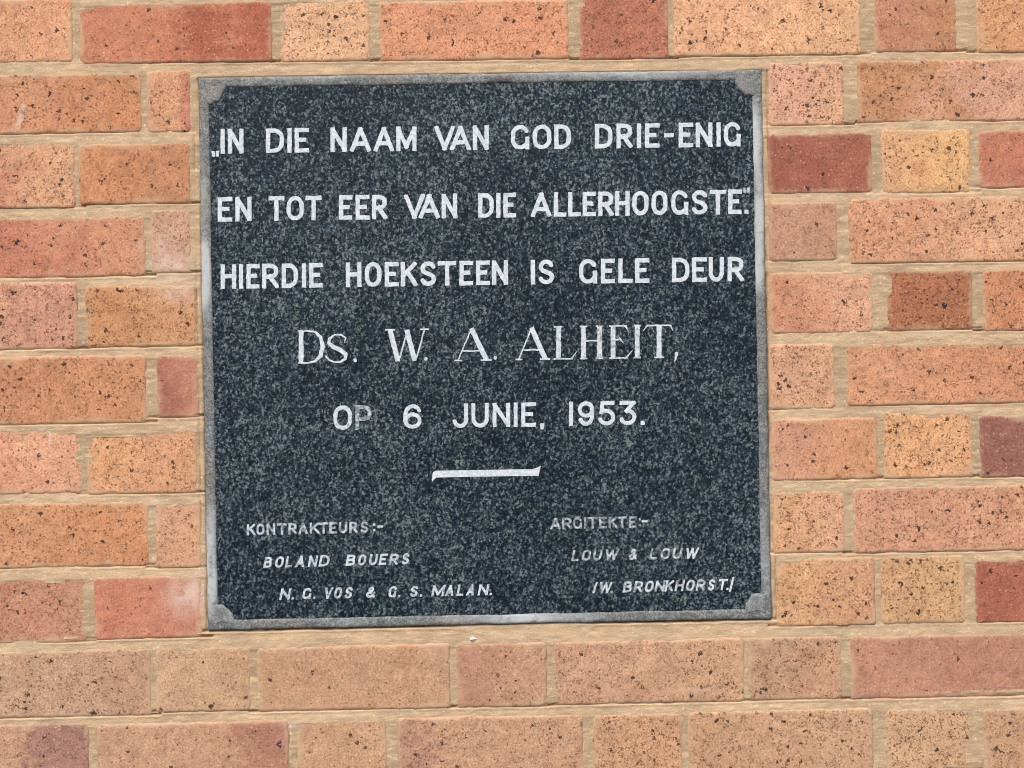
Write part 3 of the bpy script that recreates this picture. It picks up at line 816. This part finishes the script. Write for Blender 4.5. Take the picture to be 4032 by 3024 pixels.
s = 1100/2212
write('first line of large white capitals',
      G(800, s, [(',', 68, 92, .25, -.13, .24), (',', 98, 124, .15, -.13, .24), ('I', 138, 172), ('N', 195, 320, .15), ('D', 497, 640, .2), ('I', 666, 702), ('E', 724, 838),
                 ('N', 1008, 1138), ('A', 1162, 1328), ('A', 1350, 1512), ('M', 1528, 1690), ('V', 1832, 1992), ('A', 1955, 2118), ('N', 2135, 2262)]) +
      G(1880, s, [('G', 265, 412, .28), ('O', 437, 585), ('D', 608, 740), ('D', 930, 1070), ('R', 1100, 1228), ('I', 1262, 1294), ('E', 1326, 1442),
                  ('-', 1478, 1555, None, .35, .3), ('E', 1592, 1708), ('N', 1728, 1860), ('I', 1892, 1924), ('G', 1950, 2085)]),
      ((875, 605), (2884, 578)), 97, 17, wear=0.08)
write('second line of large white capitals',
      G(800, s, [('E', 115, 232, .12), ('N', 255, 383), ('T', 517, 645), ('O', 660, 797), ('T', 810, 938), ('E', 1075, 1182), ('E', 1207, 1318), ('R', 1337, 1457),
                 ('V', 1590, 1755), ('A', 1708, 1872), ('N', 1888, 2012)]) +
      G(1880, s, [('D', 5, 130, .2), ('I', 148, 182, .2), ('E', 205, 305, .35), ('A', 425, 585), ('L', 605, 705), ('L', 718, 818), ('E', 833, 938), ('R', 955, 1078), ('H', 1090, 1205),
                  ('O', 1225, 1355), ('O', 1378, 1505), ('G', 1533, 1670), ('S', 1695, 1822), ('T', 1838, 1970), ('E', 1985, 2092),
                  (',', 2104, 2126, .62, .83, .24), (',', 2134, 2156, .62, .83, .24), ('.', 2112, 2146, .25, .0, .17)]),
      ((884.5, 873), (2894.5, 843.3)), 97, 17, wear=0.05)
write('third line of large white capitals',
      G(800, s, [('H', 138, 262), ('I', 283, 317), ('E', 342, 448), ('R', 467, 600, .3), ('D', 622, 750), ('I', 782, 814), ('E', 840, 948), ('H', 1130, 1253), ('O', 1280, 1412),
                 ('E', 1437, 1548), ('K', 1565, 1698), ('S', 1718, 1845), ('T', 1858, 2005), ('E', 2028, 2138), ('E', 2160, 2271)]) +
      G(1880, s, [('N', 115, 242), ('I', 422, 456), ('S', 482, 608), ('G', 805, 948), ('E', 978, 1088), ('L', 1115, 1228), ('E', 1248, 1362), ('D', 1540, 1678), ('E', 1698, 1815),
                  ('U', 1830, 1952), ('R', 1980, 2110)]),
      ((899.5, 1138), (2897, 1108.3)), 97, 17, wear=0.03)
s = 900/2212
write('line of white serif capitals',
      G(1100, s, [('D', 185, 440, .22), ('s', 445, 675, .2, 0, .88), ('.', 712, 756, .3, .02, .12), ('W', 1010, 1440, .12), ('.', 1396, 1438, .15, .02, .12), ('A', 1700, 2045, .12), ('.', 2072, 2112, .2, .02, .12)]) +
      G(1900, s, [('A', 325, 645, .1), ('L', 690, 920), ('H', 940, 1170), ('E', 1225, 1448), ('I', 1463, 1532), ('T', 1555, 1845, .08), (',', 1848, 1892, .05, -.14, .28)]),
      ((1222, 1431), (2591.7, 1408.9)), 130, 17, serif=True, wear=0.46)
s = 1350/2212
write('date line in white sans capitals',
      G(1250, s, [('O', 103, 222, .40), ('P', 245, 350, .68), ('6', 555, 672, .34), ('J', 868, 972, .15), ('U', 993, 1105), ('N', 1130, 1243), ('I', 1265, 1292), ('E', 1315, 1410),
                  (',', 1438, 1464, .2, -.13, .26), ('1', 1622, 1650), ('9', 1680, 1785), ('5', 1810, 1920), ('3', 1945, 2057), ('.', 2084, 2112, .2, .0, .16)]),
      ((1347.6, 1692.6), (2470.6, 1674)), 96, 15.5, wear=0.06)
s = 800/2212
write('small faded capitals at lower left, first line',
      G(900, s, [('K', 200, 292), ('O', 303, 392), ('N', 415, 508), ('T', 528, 633), ('R', 652, 745), ('A', 762, 862), ('K', 885, 992), ('T', 985, 1085), ('E', 1098, 1180), ('U', 1202, 1292),
                 ('R', 1315, 1405), ('S', 1437, 1520), (':', 1572, 1598, .4, .12, .7), ('-', 1620, 1682, .4, .40, .25)]),
      ((988.6, 2107.7), (1435, 2098)), 44.5, 8.8, wear=0.60)
write('small slanted capitals at lower left, second line',
      G(900, s, [('B', 375, 485), ('O', 498, 612), ('L', 612, 710), ('A', 725, 842), ('N', 860, 978), ('D', 978, 1110), ('B', 1272, 1392, .3), ('O', 1400, 1510), ('U', 1520, 1632), ('E', 1632, 1738),
                 ('R', 1742, 1862), ('S', 1880, 1980)]),
      ((1055.5, 2236), (1598, 2222)), 44, 8.8, slant=.2, wear=0.50)
s = 950/2212
write('small slanted capitals at lower left, third line',
      G(1050, s, [('N', 115, 228), ('.', 226, 246, None, .0, .18), ('G', 320, 420), ('.', 424, 446, None, .0, .18), ('V', 518, 612), ('O', 610, 700), ('S', 710, 797), ('&', 905, 1010),
                  ('G', 1110, 1200), ('.', 1202, 1224, None, .0, .18), ('S', 1310, 1397), ('.', 1402, 1422, .3, .0, .18), ('M', 1508, 1642), ('A', 1632, 1728), ('L', 1738, 1820), ('A', 1828, 1918),
                  ('N', 1932, 2044), ('.', 2042, 2064, None, .0, .18)]),
      ((1123, 2361), (1904.7, 2344)), 44, 8.8, slant=.2, wear=0.50)
s = 800/2212
write('small faded capitals at lower right, first line',
      G(2120, s, [('A', 130, 242), ('R', 258, 365), ('G', 378, 475), ('I', 498, 520), ('T', 535, 645), ('E', 660, 745), ('K', 765, 860), ('T', 862, 965), ('E', 985, 1068),
                  (':', 1094, 1118, None, .12, .7), ('-', 1126, 1190, .3, .42, .25)]),
      ((2188.7, 2084), (2490.7, 2078)), 45, 8.3, wear=0.68)
write('small slanted faded capitals at lower right, second line',
      G(2120, s, [('L', 355, 455), ('O', 465, 582), ('U', 585, 700), ('W', 715, 882), ('&', 978, 1092), ('L', 1205, 1308), ('O', 1322, 1444), ('U', 1450, 1572), ('W', 1590, 1752, .1)]),
      ((2268, 2209), (2720, 2199.7)), 43.5, 8.5, slant=.2, wear=0.62)
write('small slanted faded capitals at lower right, third line',
      G(2120, s, [('(', 585, 650), ('W', 650, 808), ('.', 784, 806, None, .0, .18), ('B', 915, 1032), ('R', 1032, 1150), ('O', 1150, 1265), ('N', 1262, 1388), ('K', 1370, 1485), ('H', 1480, 1598),
                  ('O', 1598, 1712), ('R', 1710, 1828), ('S', 1838, 1932, .08), ('T', 1945, 2065, .05), ('.', 2044, 2068, .05, .0, .18), (')', 2070, 2135, .0, -.18, 1.35)]),
      ((2467, 2333), (2839.8, 2323.8)), 44, 8.4, slant=.2, wear=0.56)

# ruled white bar with a flick at each end
zp = np.array([(205,390),(210,275),(225,235),(262,216),(700,207),(1200,200),(1600,193),(1790,190),(1865,170),(1928,134),(1905,240),(1890,296),(1500,299),(1000,308),(600,315),(275,322),(245,350)], float)
wx, wz = at(1650 + zp[:, 0]*550/2212, 1800 + zp[:, 1]*550/2212, SLAB_H)
cx, cz = wx.mean(), wz.mean()
n = len(wx)
v = [(x, -(SLAB_H + .00004), z) for x, z in zip(wx, wz)] + [(x, -(SLAB_H + LT), z) for x, z in zip(wx, wz)]
f = [tuple(range(n, 2*n))[::-1]] + [(k, (k+1) % n, n + (k+1) % n, n + k) for k in range(n)]
bar = mesh_object('divider_bar', v, f, M_PAINT, None, {'wear': np.full(2*n, .05)}, False)
adopt(bar, plaque)
